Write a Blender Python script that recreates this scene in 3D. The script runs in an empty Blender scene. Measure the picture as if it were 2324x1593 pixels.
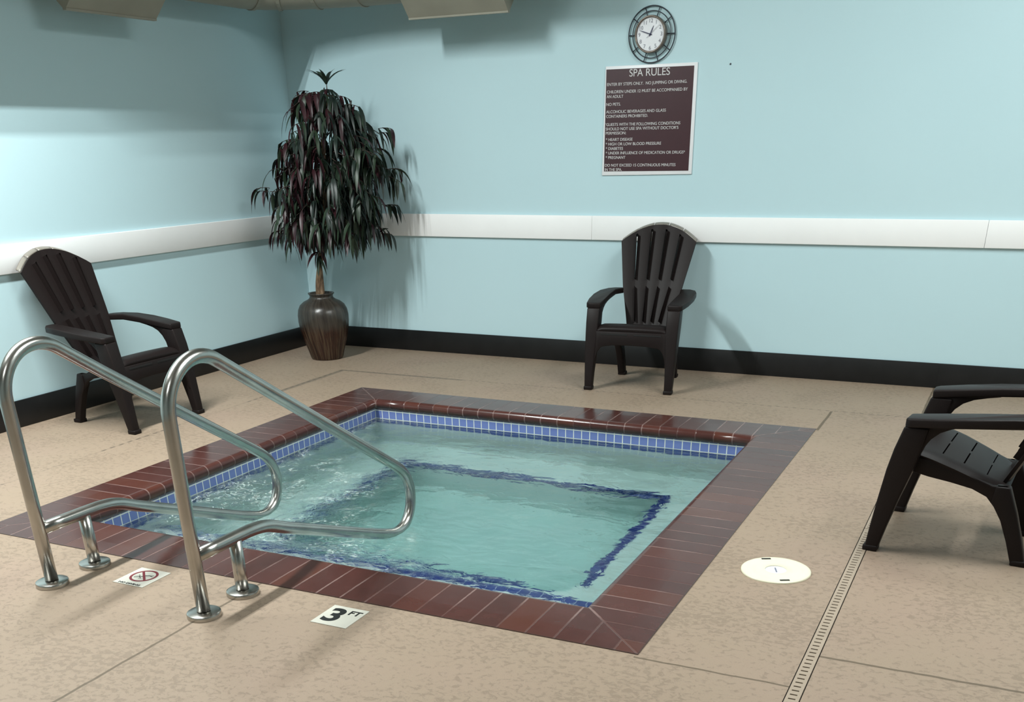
import bpy, bmesh, math, random
from mathutils import Vector, Matrix, noise

random.seed(11)
SC = bpy.context.scene
COL = SC.collection
PI = math.pi

# ------------------------------------------------------------------ camera
W, H = 2324.0, 1593.0
FPX, CX, CY = 2258.69, 1162.7, 1529.85
pitch, yaw, roll = 0.4908, -0.4534, -0.0201
CAM = Vector((5.3202, -7.2098, 1.4751))
fw = Vector((math.sin(yaw), math.cos(yaw), 0)); rt = Vector((math.cos(yaw), -math.sin(yaw), 0)); up = Vector((0, 0, 1))
f2 = fw*math.cos(pitch) - up*math.sin(pitch); u2 = up*math.cos(pitch) + fw*math.sin(pitch)
r3 = rt*math.cos(roll) + u2*math.sin(roll); u3 = -rt*math.sin(roll) + u2*math.cos(roll)
cam = bpy.data.cameras.new('camera')
cam.sensor_width = 36.0; cam.sensor_fit = 'HORIZONTAL'; cam.lens = FPX*36.0/W
cam.shift_x = (W/2 - CX)/W; cam.shift_y = (CY - H/2)/W
cam.clip_start = 0.05
co = bpy.data.objects.new('camera', cam); COL.objects.link(co)
m3 = Matrix((r3, u3, -f2)).transposed().to_4x4(); m3.translation = CAM
co.matrix_world = m3
SC.camera = co

# ------------------------------------------------------------------ world, view, lights
SC.view_settings.view_transform = 'Standard'
SC.view_settings.look = 'None'
SC.view_settings.gamma = 1.0
SC.view_settings.use_curve_mapping = False
SC.view_settings.exposure = 0.0
SC.cycles.sample_clamp_indirect = 20.0
SC.cycles.max_bounces = 14
SC.cycles.diffuse_bounces = 6
SC.cycles.transmission_bounces = 10
wd = bpy.data.worlds.new('world'); SC.world = wd; wd.use_nodes = True
wd.node_tree.nodes['Background'].inputs[0].default_value = (0.8, 0.9, 1, 1)
wd.node_tree.nodes['Background'].inputs[1].default_value = 0.05


def area(name, loc, sx, sy, power, color=(1, 0.97, 0.92), rot=(0, 0, 0)):
    l = bpy.data.lights.new(name, 'AREA'); l.shape = 'RECTANGLE'; l.size = sx; l.size_y = sy
    l.energy = power; l.color = color
    o = bpy.data.objects.new(name, l); o.location = loc; o.rotation_euler = rot; COL.objects.link(o)
    return o


ZL = 3.56
COOL = (0.94, 1.0, 0.985)
area('tube_light_a', (1.08, -4.3, ZL), 0.03, 2.6, 148, COOL)
area('tube_light_b', (1.20, -4.3, ZL), 0.03, 2.6, 148, COOL)
area('tube_light_c', (5.5, -2.9, ZL), 1.1, 2.4, 134, COOL)
area('fill_light_d', (7.4, -2.7, ZL), 0.3, 2.4, 60, COOL)  # added fill, no known fixture: lights the right part of the room
area('fill_light_e', (3.8, -7.6, ZL), 0.6, 1.2, 45, COOL)  # added fill above and behind the camera, lifts the near floor


# ------------------------------------------------------------------ helpers
def obj(name, bm, mats=None, parent=None, smooth=False, recalc=True):
    if recalc:
        bmesh.ops.recalc_face_normals(bm, faces=bm.faces)
    me = bpy.data.meshes.new(name); bm.to_mesh(me); bm.free()
    if mats is not None:
        for m in (mats if isinstance(mats, (list, tuple)) else [mats]):
            me.materials.append(m)
    if smooth:
        for p in me.polygons: p.use_smooth = True
    o = bpy.data.objects.new(name, me); COL.objects.link(o)
    if parent is not None: o.parent = parent
    return o


def tag(o, label=None, cat=None, group=None, kind=None):
    if label: o['label'] = label
    if cat: o['category'] = cat
    if group: o['group'] = group
    if kind: o['kind'] = kind
    return o


def empty(name, loc=(0, 0, 0), rz=0.0):
    o = bpy.data.objects.new(name, None); o.empty_display_size = 0.05
    o.location = loc; o.rotation_euler = (0, 0, rz); COL.objects.link(o)
    return o


def box(bm, x0, x1, y0, y1, z0, z1):
    v = [bm.verts.new(p) for p in ((x0, y0, z0), (x1, y0, z0), (x1, y1, z0), (x0, y1, z0), (x0, y0, z1), (x1, y0, z1), (x1, y1, z1), (x0, y1, z1))]
    for f in ((0, 3, 2, 1), (4, 5, 6, 7), (0, 1, 5, 4), (1, 2, 6, 5), (2, 3, 7, 6), (3, 0, 4, 7)):
        bm.faces.new([v[i] for i in f])
    return v


def prism(bm, pts, a, b, mapf):
    """closed outline pts (u,v) extruded from a to b; mapf(u,v,w)->xyz"""
    A = [bm.verts.new(mapf(u, v, a)) for u, v in pts]
    B = [bm.verts.new(mapf(u, v, b)) for u, v in pts]
    n = len(pts)
    bm.faces.new(A); bm.faces.new(B[::-1])
    for i in range(n):
        j = (i+1) % n
        bm.faces.new((A[i], B[i], B[j], A[j]))


def loft(bm, rings):
    R = [[bm.verts.new(p) for p in r] for r in rings]
    n = len(R[0])
    for a, b in zip(R, R[1:]):
        for i in range(n):
            j = (i+1) % n
            bm.faces.new((a[i], a[j], b[j], b[i]))
    bm.faces.new(R[0][::-1]); bm.faces.new(R[-1])


def lathe(bm, prof, seg=48, cx=0, cy=0, cap=False):
    R = []
    for r, z in prof:
        if r < 1e-6:
            R.append([bm.verts.new((cx, cy, z))])
        else:
            R.append([bm.verts.new((cx + r*math.cos(2*PI*i/seg), cy + r*math.sin(2*PI*i/seg), z)) for i in range(seg)])
    for a, b in zip(R, R[1:]):
        for i in range(seg):
            j = (i+1) % seg
            if len(a) == 1 and len(b) == 1: continue
            if len(a) == 1: bm.faces.new((a[0], b[j], b[i]))
            elif len(b) == 1: bm.faces.new((a[i], a[j], b[0]))
            else: bm.faces.new((a[i], a[j], b[j], b[i]))
    if cap:
        for r in (R[0], R[-1]):
            if len(r) > 1: bm.faces.new(r)


def tube(bm, path, rad, seg=16, cap=True):
    P = [Vector(p) for p in path]
    n = len(P); rings = []
    prev = None
    for i in range(n):
        t = (P[min(i+1, n-1)] - P[max(i-1, 0)]).normalized()
        if prev is None:
            a = Vector((0, 0, 1)) if abs(t.z) < 0.9 else Vector((1, 0, 0))
            x = t.cross(a).normalized()
        else:
            x = (prev - t*prev.dot(t)).normalized()
        prev = x
        y = t.cross(x)
        r = rad(i/(n-1)) if callable(rad) else rad
        rings.append([bm.verts.new(P[i] + x*(r*math.cos(2*PI*k/seg)) + y*(r*math.sin(2*PI*k/seg))) for k in range(seg)])
    for a, b in zip(rings, rings[1:]):
        for i in range(seg):
            j = (i+1) % seg
            bm.faces.new((a[i], a[j], b[j], b[i]))
    if cap:
        bm.faces.new(rings[0][::-1]); bm.faces.new(rings[-1])


def sheet(bm, us, vs, fn, hole, th, hd=0.0):
    """thick sheet over a (u,v) grid with cells left open where hole(i,j)"""
    nu, nv = len(us), len(vs)
    P = [[Vector(fn(u, v)) for v in vs] for u in us]
    N = [[None]*nv for _ in range(nu)]
    for i in range(nu):
        for j in range(nv):
            a = P[min(i+1, nu-1)][j] - P[max(i-1, 0)][j]
            b = P[i][min(j+1, nv-1)] - P[i][max(j-1, 0)]
            c = a.cross(b)
            N[i][j] = c.normalized() if c.length > 1e-12 else Vector((0, 0, 1))
    T = {}; B = {}
    def gt(i, j):
        if (i, j) not in T: T[(i, j)] = bm.verts.new(P[i][j])
        return T[(i, j)]
    def gb(i, j):
        if (i, j) not in B: B[(i, j)] = bm.verts.new(P[i][j] - N[i][j]*th)
        return B[(i, j)]
    full = lambda i, j: 0 <= i < nu-1 and 0 <= j < nv-1 and not hole(i, j)
    for i in range(nu-1):
        for j in range(nv-1):
            if not full(i, j): continue
            bm.faces.new((gt(i, j), gt(i+1, j), gt(i+1, j+1), gt(i, j+1)))
            bm.faces.new((gb(i, j), gb(i, j+1), gb(i+1, j+1), gb(i+1, j)))
            for (di, dj, e) in ((-1, 0, ((i, j+1), (i, j))), (1, 0, ((i+1, j), (i+1, j+1))), (0, -1, ((i, j), (i+1, j))), (0, 1, ((i+1, j+1), (i, j+1)))):
                if not full(i+di, j+dj):
                    a, b = e
                    bm.faces.new((gt(*a), gb(*a), gb(*b), gt(*b)))
                    if hd and 0 <= i+di < nu-1 and 0 <= j+dj < nv-1:
                        q = []
                        for e_ in (a, b):
                            q.append(bm.verts.new(P[e_[0]][e_[1]] - N[e_[0]][e_[1]]*hd))
                        bm.faces.new((gb(*a), q[0], q[1], gb(*b)))


def bevel(o, w, seg=2, angle=40):
    m = o.modifiers.new('bevel', 'BEVEL'); m.width = w; m.segments = seg; m.limit_method = 'ANGLE'; m.angle_limit = math.radians(angle)
    m.harden_normals = False
    for p in o.data.polygons: p.use_smooth = True
    return o


def catmull(pts, sub=6):
    P = [Vector(p) for p in pts]; out = []
    for i in range(len(P)-1):
        p0, p1, p2, p3 = P[max(i-1, 0)], P[i], P[i+1], P[min(i+2, len(P)-1)]
        for k in range(sub):
            t = k/sub
            out.append(0.5*((2*p1) + (p2-p0)*t + (2*p0-5*p1+4*p2-p3)*t*t + (3*p1-p0-3*p2+p3)*t*t*t))
    out.append(P[-1]); return out


# ------------------------------------------------------------------ materials
class NT:
    def __init__(s, name):
        s.m = bpy.data.materials.new(name); s.m.use_nodes = True
        s.t = s.m.node_tree; s.t.nodes.clear()
        s.out = s.t.nodes.new('ShaderNodeOutputMaterial')
    def n(s, typ, **kw):
        nd = s.t.nodes.new(typ)
        for k, v in kw.items(): setattr(nd, k, v)
        return nd
    def put(s, sock, v):
        if isinstance(v, bpy.types.NodeSocket): s.t.links.new(v, sock)
        elif v is not None:
            if isinstance(v, (tuple, list)) and len(v) == 3 and sock.type == 'RGBA': v = (*v, 1)
            sock.default_value = v
    def math(s, op, a, b=0.0, c=None):
        nd = s.n('ShaderNodeMath', operation=op); s.put(nd.inputs[0], a); s.put(nd.inputs[1], b)
        if c is not None: s.put(nd.inputs[2], c)
        return nd.outputs[0]
    def mix(s, f, a, b):
        nd = s.n('ShaderNodeMix', data_type='RGBA'); s.put(nd.inputs[0], f); s.put(nd.inputs[6], a); s.put(nd.inputs[7], b)
        return nd.outputs[2]
    def ramp(s, f, stops):
        nd = s.n('ShaderNodeValToRGB'); e = nd.color_ramp.elements
        while len(e) < len(stops): e.new(0.5)
        for el, (p, c) in zip(e, stops):
            el.position = p; el.color = (*c, 1) if len(c) == 3 else c
        s.put(nd.inputs[0], f); return nd.outputs[0]
    def sstep(s, f, a, b):
        nd = s.n('ShaderNodeMapRange', interpolation_type='SMOOTHSTEP'); s.put(nd.inputs[0], f)
        s.put(nd.inputs[1], a); s.put(nd.inputs[2], b); s.put(nd.inputs[3], 0.0); s.put(nd.inputs[4], 1.0)
        return nd.outputs[0]
    def noise(s, vec, scale, detail=2.0, rough=0.5, dist=0.0):
        nd = s.n('ShaderNodeTexNoise'); s.put(nd.inputs['Vector'], vec)
        nd.inputs['Scale'].default_value = scale; nd.inputs['Detail'].default_value = detail
        nd.inputs['Roughness'].default_value = rough; nd.inputs['Distortion'].default_value = dist
        return nd.outputs[0]
    def coord(s, which='Object'):
        return s.n('ShaderNodeTexCoord').outputs[which]
    def mapping(s, vec, scale=(1, 1, 1), loc=(0, 0, 0)):
        nd = s.n('ShaderNodeMapping'); s.put(nd.inputs[0], vec); nd.inputs['Scale'].default_value = scale; nd.inputs['Location'].default_value = loc
        return nd.outputs[0]
    def sep(s, vec):
        nd = s.n('ShaderNodeSeparateXYZ'); s.put(nd.inputs[0], vec); return nd.outputs
    def bump(s, h, strength, dist=0.01):
        nd = s.n('ShaderNodeBump'); s.put(nd.inputs['Height'], h); s.put(nd.inputs['Strength'], strength); nd.inputs['Distance'].default_value = dist
        return nd.outputs[0]
    def bsdf(s, color, rough=0.5, metal=0.0, spec=0.5, normal=None, **kw):
        nd = s.n('ShaderNodeBsdfPrincipled')
        s.put(nd.inputs['Base Color'], color); s.put(nd.inputs['Roughness'], rough); s.put(nd.inputs['Metallic'], metal)
        s.put(nd.inputs['Specular IOR Level'], spec)
        if normal is not None: s.put(nd.inputs['Normal'], normal)
        for k, v in kw.items(): s.put(nd.inputs[k.replace('_', ' ')], v)
        s.t.links.new(nd.outputs[0], s.out.inputs[0]); return nd


def simple(name, color, rough=0.5, metal=0.0, spec=0.5, nscale=40.0, namp=0.08, bumpk=0.0):
    t = NT(name)
    nz = t.noise(t.coord(), nscale, 4.0)
    lo = tuple(c*(1-namp) for c in color); hi = tuple(min(1, c*(1+namp)) for c in color)
    col = t.ramp(nz, [(0.3, lo), (0.7, hi)])
    nm = t.bump(nz, bumpk, 0.002) if bumpk else None
    t.bsdf(col, rough, metal, spec, nm)
    return t.m


def wall_mat():
    t = NT('teal_wall_paint'); c = t.coord()
    n1 = t.noise(c, 1.3, 2.0); n2 = t.noise(c, 260.0, 3.0)
    col = t.ramp(n1, [(0.2, (0.478, 0.65, 0.695)), (0.8, (0.498, 0.67, 0.715))])
    t.bsdf(col, 0.55, spec=0.35, normal=t.bump(n2, 0.12, 0.002)); return t.m


def floor_mat():
    t = NT('speckled_deck_coating'); c = t.coord(); xyz = t.sep(c)
    wob = t.math('MULTIPLY', t.math('SUBTRACT', t.noise(c, 9.0, 3.0), 0.5), 0.012)
    X = t.math('ADD', xyz[0], wob); Y = t.math('ADD', xyz[1], wob)
    big = t.noise(c, 1.1, 3.0)
    base = t.ramp(big, [(0.25, (0.282, 0.207, 0.148)), (0.5, (0.293, 0.218, 0.157)), (0.75, (0.300, 0.215, 0.161))])
    # knock-down trowel flakes
    flake = t.noise(t.mapping(c, (1.0, 1.25, 1.0)), 38.0, 8.0, 0.68, 0.5)
    patch = t.noise(c, 2.6, 3.0)
    thr = t.math('ADD', 0.36, t.math('MULTIPLY', patch, 0.28))
    fm = t.math('MULTIPLY', t.sstep(flake, thr, t.math('ADD', thr, 0.10)), 0.55)
    col = t.mix(fm, base, (0.188, 0.138, 0.098))
    grit = t.noise(c, 240.0, 3.0, 0.6)
    col = t.mix(t.math('MULTIPLY', t.sstep(grit, 0.56, 0.66), 0.28), col, (0.16, 0.13, 0.10))
    # tooled joints
    def rng(v, a, b):
        return t.math('MULTIPLY', t.math('GREATER_THAN', v, a), t.math('LESS_THAN', v, b))
    def line(v, along, pos, w, a, b):
        d = t.math('ABSOLUTE', t.math('SUBTRACT', v, pos))
        return t.math('MULTIPLY', t.math('SUBTRACT', 1.0, t.sstep(d, w*0.5, w)), rng(along, a, b))
    def add(a, b): return t.math('MAXIMUM', a, b)
    J = line(X, xyz[1], 2.91, 0.007, -9.9, -4.44)
    J = add(J, line(Y, xyz[0], -4.465, 0.006, 4.42, 4.92))
    J = add(J, line(Y, xyz[0], -4.225, 0.008, 4.96, 8.4))
    J = add(J, line(X, xyz[1], 4.438, 0.010, -1.38, -0.90))
    J = add(J, line(X, xyz[1], 4.942, 0.008, -0.86, 0.0))
    # perforated score line ringing the pool
    dx = t.math('LESS_THAN', t.math('FRACT', t.math('MULTIPLY', xyz[0], 20.0)), 0.42)
    dy = t.math('LESS_THAN', t.math('FRACT', t.math('MULTIPLY', xyz[1], 15.0)), 0.55)
    gate = t.sstep(t.noise(c, 1.7, 1.0), 0.40, 0.47)
    L1 = line(Y, xyz[0], -0.888, 0.007, 0.88, 4.9)
    L2 = line(X, xyz[1], 0.884, 0.010, -6.0, -0.88)
    dots = add(t.math('MULTIPLY', L1, add(dx, 0.25)), t.math('MULTIPLY', L2, add(t.math('MULTIPLY', dy, gate), 0.2)))
    smear = add(line(Y, xyz[0], -0.895, 0.022, 0.88, 1.9), line(X, xyz[1], 0.89, 0.030, -1.7, -0.88))
    col = t.mix(t.math('MULTIPLY', smear, 0.7), col, (0.15, 0.12, 0.09))
    col = t.mix(t.math('MULTIPLY', dots, 0.75), col, (0.085, 0.065, 0.05))
    col = t.mix(t.math('MULTIPLY', J, 0.85), col, (0.10, 0.072, 0.045))
    h = t.math('SUBTRACT', t.math('MULTIPLY', fm, -0.6), t.math('MULTIPLY', J, 1.5))
    t.bsdf(col, 0.62, spec=0.35, normal=t.bump(h, 0.35, 0.003)); return t.m


def coping_mat():
    t = NT('brick_red_coping'); uv = t.sep(t.coord('UV'))
    u, v = uv[0], uv[1]
    c = t.coord()
    pit = 0.1074
    f = t.math('FRACT', t.math('DIVIDE', u, pit))
    d = t.math('MULTIPLY', t.math('MINIMUM', f, t.math('SUBTRACT', 1.0, f)), pit)
    wob = t.math('MULTIPLY', t.math('SUBTRACT', t.noise(c, 60.0, 3.0), 0.5), 0.004)
    d = t.math('ADD', d, wob)
    j = t.math('SUBTRACT', 1.0, t.sstep(d, 0.0022, 0.0048))
    dg = t.math('ADD', t.math('ABSOLUTE', t.math('MULTIPLY', t.math('ADD', u, v), 0.707)), wob)
    j = t.math('MAXIMUM', j, t.math('MULTIPLY', t.math('SUBTRACT', 1.0, t.sstep(dg, 0.003, 0.006)), t.math('GREATER_THAN', v, 0.0)))
    fade = t.math('ADD', 0.17, t.math('MULTIPLY', t.sstep(t.noise(c, 3.0, 2.0), 0.40, 0.62), 0.55))
    brickid = t.math('FLOOR', t.math('DIVIDE', u, pit))
    var = t.n('ShaderNodeTexWhiteNoise', noise_dimensions='2D')
    cm = t.n('ShaderNodeCombineXYZ'); t.put(cm.inputs[0], brickid); t.put(cm.inputs[1], t.math('FLOOR', t.math('MULTIPLY', t.sep(c)[0], 0.5)))
    t.put(var.inputs['Vector'], cm.outputs[0])
    base = t.ramp(var.outputs[0], [(0.0, (0.058, 0.0215, 0.0180)), (0.8, (0.069, 0.0245, 0.0205)), (1.0, (0.085, 0.028, 0.019))])
    nz = t.noise(c, 16.0, 4.0)
    base = t.mix(t.math('MULTIPLY', t.sstep(nz, 0.35, 0.75), 0.35), base, (0.092, 0.034, 0.029))
    col = t.mix(t.math('MULTIPLY', j, fade), base, (0.25, 0.165, 0.15))
    edge = t.math('SUBTRACT', 1.0, t.sstep(t.math('ABSOLUTE', t.math('SUBTRACT', v, 0.299)), 0.001, 0.006))
    col = t.mix(t.math('MULTIPLY', edge, 0.7), col, (0.05, 0.03, 0.025))
    ro = t.math('ADD', 0.10, t.math('MULTIPLY', t.noise(c, 5.0, 3.0), 0.16))
    t.bsdf(col, ro, spec=0.38, normal=t.bump(t.math('ADD', t.math('MULTIPLY', j, -1.0), t.math('MULTIPLY', nz, 0.35)), 0.25, 0.003)); return t.m


def tile_mat(name, c0, c1, size=0.0525, row=0.0525, mortar=(0.70, 0.72, 0.66), ms=0.0032, rough=0.18, low=None):
    t = NT(name)
    br = t.n('ShaderNodeTexBrick', offset=0.0, squash=1.0)
    t.put(br.inputs['Vector'], t.coord('UV'))
    br.inputs['Color1'].default_value = (*c0, 1); br.inputs['Color2'].default_value = (*c1, 1); br.inputs['Mortar'].default_value = (*mortar, 1)
    br.inputs['Scale'].default_value = 1.0; br.inputs['Mortar Size'].default_value = ms; br.inputs['Mortar Smooth'].default_value = 0.2
    br.inputs['Bias'].default_value = 0.0; br.inputs['Brick Width'].default_value = size; br.inputs['Row Height'].default_value = row
    colr = br.outputs[0]
    if low:      # dimness of the rows below water is put into a darker navy
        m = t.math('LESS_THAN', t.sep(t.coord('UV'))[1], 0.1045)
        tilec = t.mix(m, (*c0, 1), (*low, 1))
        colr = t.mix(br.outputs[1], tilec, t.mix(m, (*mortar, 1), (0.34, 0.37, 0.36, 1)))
    t.bsdf(colr, t.math('ADD', rough, t.math('MULTIPLY', br.outputs[1], 0.4)), spec=0.5, normal=t.bump(br.outputs[1], -0.3, 0.002)); return t.m


def plaster_mat():
    t = NT('pool_plaster'); c = t.coord()
    n = t.noise(c, 4.0, 4.0)
    t.bsdf(t.ramp(n, [(0.3, (0.53, 0.57, 0.555)), (0.7, (0.60, 0.635, 0.615))]), 0.7, spec=0.3); return t.m


def water_mat():
    t = NT('spa_water'); c = t.coord(); xyz = t.sep(c)
    # jets churn the left and near side; the right side only ripples
    dl = t.math('ADD', t.math('MULTIPLY', t.math('SUBTRACT', 2.95, xyz[0]), 0.9), t.math('MULTIPLY', t.math('SUBTRACT', -3.2, xyz[1]), 0.55))
    churn = t.sstep(dl, -0.25, 0.75)
    big = t.noise(t.mapping(c, (1.0, 1.6, 1.0)), 6.0, 3.0, 0.5, 0.8)
    fine = t.noise(c, 34.0, 4.0, 0.6, 1.0)
    h = t.math('ADD', t.math('MULTIPLY', big, t.math('ADD', 0.45, t.math('MULTIPLY', churn, 0.6))), t.math('MULTIPLY', fine, t.math('ADD', 0.025, t.math('MULTIPLY', churn, 0.33))))
    nm = t.bump(h, 0.55, 0.03)
    g = t.n('ShaderNodeBsdfPrincipled')
    g.inputs['Base Color'].default_value = (0.97, 1.0, 0.99, 1); g.inputs['Roughness'].default_value = 0.0
    g.inputs['IOR'].default_value = 1.33; g.inputs['Transmission Weight'].default_value = 1.0
    t.put(g.inputs['Normal'], nm)
    # bubbles in the churned part
    fo = t.noise(t.mapping(c, (1.0, 1.5, 1.0)), 30.0, 5.0, 0.65, 1.8)
    f2_ = t.sstep(t.noise(c, 5.0, 2.0, 0.5, 0.6), 0.42, 0.62)
    fm = t.math('MULTIPLY', t.math('MULTIPLY', t.sstep(fo, 0.50, 0.64), f2_), t.math('MULTIPLY', churn, 0.42))
    d = t.n('ShaderNodeBsdfDiffuse'); d.inputs[0].default_value = (0.78, 0.86, 0.82, 1); t.put(d.inputs['Normal'], nm)
    mx = t.n('ShaderNodeMixShader'); t.put(mx.inputs[0], fm); t.t.links.new(g.outputs[0], mx.inputs[1]); t.t.links.new(d.outputs[0], mx.inputs[2])
    t.t.links.new(mx.outputs[0], t.out.inputs['Surface'])
    va = t.n('ShaderNodeVolumeAbsorption'); va.inputs['Color'].default_value = (0.40, 0.80, 0.785, 1); va.inputs['Density'].default_value = 0.6
    t.t.links.new(va.outputs[0], t.out.inputs['Volume'])
    return t.m


def steel_mat():
    t = NT('brushed_stainless_steel'); c = t.coord()
    n = t.noise(c, 7.0, 4.0, 0.6); f = t.noise(c, 130.0, 3.0)
    col = t.ramp(n, [(0.3, (0.42, 0.405, 0.375)), (0.7, (0.53, 0.515, 0.485))])
    t.bsdf(col, t.math('ADD', 0.215, t.math('MULTIPLY', n, 0.06)), 1.0); return t.m


def pot_mat():
    t = NT('drip_glazed_stoneware'); c = t.coord(); xyz = t.sep(c)
    ang = t.math('ARCTAN2', xyz[1], xyz[0])
    cm = t.n('ShaderNodeCombineXYZ'); t.put(cm.inputs[0], t.math('ADD', t.math('MULTIPLY', ang, 7.0), t.math('MULTIPLY', xyz[2], 3.0))); t.put(cm.inputs[1], t.math('MULTIPLY', xyz[2], 2.2)); t.put(cm.inputs[2], 0.3)
    st = t.noise(cm.outputs[0], 1.6, 4.0, 0.6)
    band = t.sstep(t.math('ADD', xyz[2], t.math('MULTIPLY', t.math('SUBTRACT', t.noise(c, 9.0, 2.0), 0.5), 0.10)), 0.20, 0.27)
    low = t.ramp(st, [(0.35, (0.012, 0.005, 0.004)), (0.5, (0.034, 0.012, 0.007)), (0.66, (0.075, 0.052, 0.030))])
    top = t.ramp(st, [(0.3, (0.022, 0.017, 0.014)), (0.7, (0.055, 0.046, 0.036))])
    t.bsdf(t.mix(band, low, top), 0.27, spec=0.5, normal=t.bump(st, 0.3, 0.004)); return t.m


def bark_mat():
    t = NT('mottled_bark'); c = t.coord()
    n = t.noise(t.mapping(c, (1, 1, 0.35)), 45.0, 4.0)
    t.bsdf(t.ramp(n, [(0.3, (0.06, 0.035, 0.02)), (0.55, (0.21, 0.13, 0.075)), (0.75, (0.33, 0.24, 0.15))]), 0.8, normal=t.bump(n, 0.4, 0.004)); return t.m


def leaf_mat(name, a, b):
    t = NT(name); n = t.noise(t.coord(), 16.0, 3.0)
    t.bsdf(t.ramp(n, [(0.3, a), (0.7, b)]), 0.42, spec=0.4); return t.m


M = {}
M['wall'] = wall_mat(); M['floor'] = floor_mat(); M['coping'] = coping_mat()
M['white'] = simple('white_trim_paint', (0.87, 0.865, 0.86), 0.45, nscale=3.0, namp=0.02)
M['black'] = simple('black_vinyl_base', (0.0085, 0.0085, 0.009), 0.42, spec=0.35, nscale=9, namp=0.2)
M['ceil'] = simple('off_white_ceiling', (0.27, 0.265, 0.24), 0.8, nscale=20, namp=0.04)
M['room'] = simple('pale_room_paint', (0.30, 0.36, 0.36), 0.7, nscale=3, namp=0.03)
M['duct'] = simple('cream_duct_paint', (0.27, 0.255, 0.205), 0.6, nscale=6, namp=0.06)
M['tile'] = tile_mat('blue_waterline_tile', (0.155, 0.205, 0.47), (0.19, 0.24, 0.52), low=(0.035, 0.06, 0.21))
M['edge'] = tile_mat('navy_edge_tile', (0.006, 0.016, 0.15), (0.009, 0.022, 0.19), mortar=(0.22, 0.28, 0.38), ms=0.002)
M['plaster'] = plaster_mat(); M['water'] = water_mat(); M['steel'] = steel_mat()
M['chair'] = simple('dark_brown_resin', (0.0125, 0.0086, 0.0082), 0.46, spec=0.16, nscale=300, namp=0.12, bumpk=0.05)
M['rim'] = simple('pale_sheen_resin_edge', (0.20, 0.175, 0.145), 0.30, spec=1.0, nscale=300, namp=0.1)  # sheen along the chair's top lip, put into a paler base colour
M['pot'] = pot_mat(); M['bark'] = bark_mat()
M['twig'] = simple('dark_twig', (0.030, 0.018, 0.012), 0.8)
M['leaf_a'] = leaf_mat('dark_green_leaf', (0.006, 0.012, 0.010), (0.016, 0.028, 0.021))
M['leaf_b'] = leaf_mat('mid_green_leaf', (0.014, 0.026, 0.016), (0.032, 0.052, 0.030))
M['leaf_c'] = leaf_mat('maroon_leaf', (0.012, 0.003, 0.005), (0.040, 0.010, 0.014))
M['maroon'] = simple('maroon_sign_face', (0.042, 0.0105, 0.0155), 0.35, nscale=30, namp=0.05)
M['sign_white'] = simple('white_sign_board', (0.78, 0.78, 0.80), 0.4, nscale=10, namp=0.02)
M['letter'] = simple('pale_lettering', (0.62, 0.60, 0.60), 0.5, nscale=10, namp=0.02)
M['iron'] = simple('navy_black_wire', (0.012, 0.016, 0.028), 0.4, nscale=60, namp=0.1)
M['bezel'] = simple('antique_pewter_bezel', (0.20, 0.165, 0.14), 0.3, 0.6, nscale=60, namp=0.15)
M['dial'] = simple('white_dial', (0.76, 0.76, 0.79), 0.4, nscale=20, namp=0.015)
M['hand'] = simple('navy_clock_hand', (0.02, 0.022, 0.07), 0.35)
M['numeral'] = simple('grey_numeral_print', (0.18, 0.18, 0.22), 0.5)
M['marker'] = simple('white_marker_tile', (0.56, 0.54, 0.47), 0.35, nscale=14, namp=0.03)
M['ink'] = simple('black_marker_ink', (0.012, 0.012, 0.012), 0.4)
M['red'] = simple('dark_red_marker_ink', (0.17, 0.012, 0.022), 0.4)
M['cream'] = simple('cream_skimmer_plastic', (0.74, 0.69, 0.52), 0.32, nscale=10, namp=0.03)
M['gauge'] = simple('pale_lilac_plastic', (0.66, 0.67, 0.78), 0.25, nscale=60, namp=0.08)
M['dark'] = simple('dark_void', (0.006, 0.006, 0.006), 0.8)
M['grate'] = simple('beige_drain_plastic', (0.33, 0.255, 0.19), 0.5, nscale=12, namp=0.06)
M['channel'] = simple('drain_channel_grey', (0.10, 0.085, 0.075), 0.7)

# ------------------------------------------------------------------ setting
PX0, PX1, PY0, PY1 = 1.3565, 4.4289, -4.4464, -1.3554   # outer edge of the coping
CW = 0.30
IX0, IX1, IY0, IY1 = PX0+CW, PX1-CW, PY0+CW, PY1-CW
DX0, DX1, DY0, DY1 = 4.918, 4.966, -6.4, -0.885         # trench drain
ZC = 3.62
RX0, RX1, RY0 = 0.0, 8.4, -10.0

bm = bmesh.new()
xs = [RX0, PX0, PX1, DX0, DX1, RX1]; ys = [RY0, DY0, PY0, PY1, DY1, 0.0]
for i in range(5):
    for j in range(5):
        x0, x1, y0, y1 = xs[i], xs[i+1], ys[j], ys[j+1]
        if i == 1 and j == 2: continue
        if i == 3 and 1 <= j <= 3: continue
        bm.faces.new([bm.verts.new(p) for p in ((x0, y0, 0), (x1, y0, 0), (x1, y1, 0), (x0, y1, 0))])
bmesh.ops.remove_doubles(bm, verts=bm.verts, dist=1e-5)
tag(obj('floor', bm, M['floor']), 'beige speckled concrete pool deck', 'floor', kind='structure')


def slab(name, x0, x1, y0, y1, z0, z1, mat, label):
    b = bmesh.new(); box(b, x0, x1, y0, y1, z0, z1)
    return tag(obj(name, b, mat), label, name.split('_')[0], kind='structure')


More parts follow.
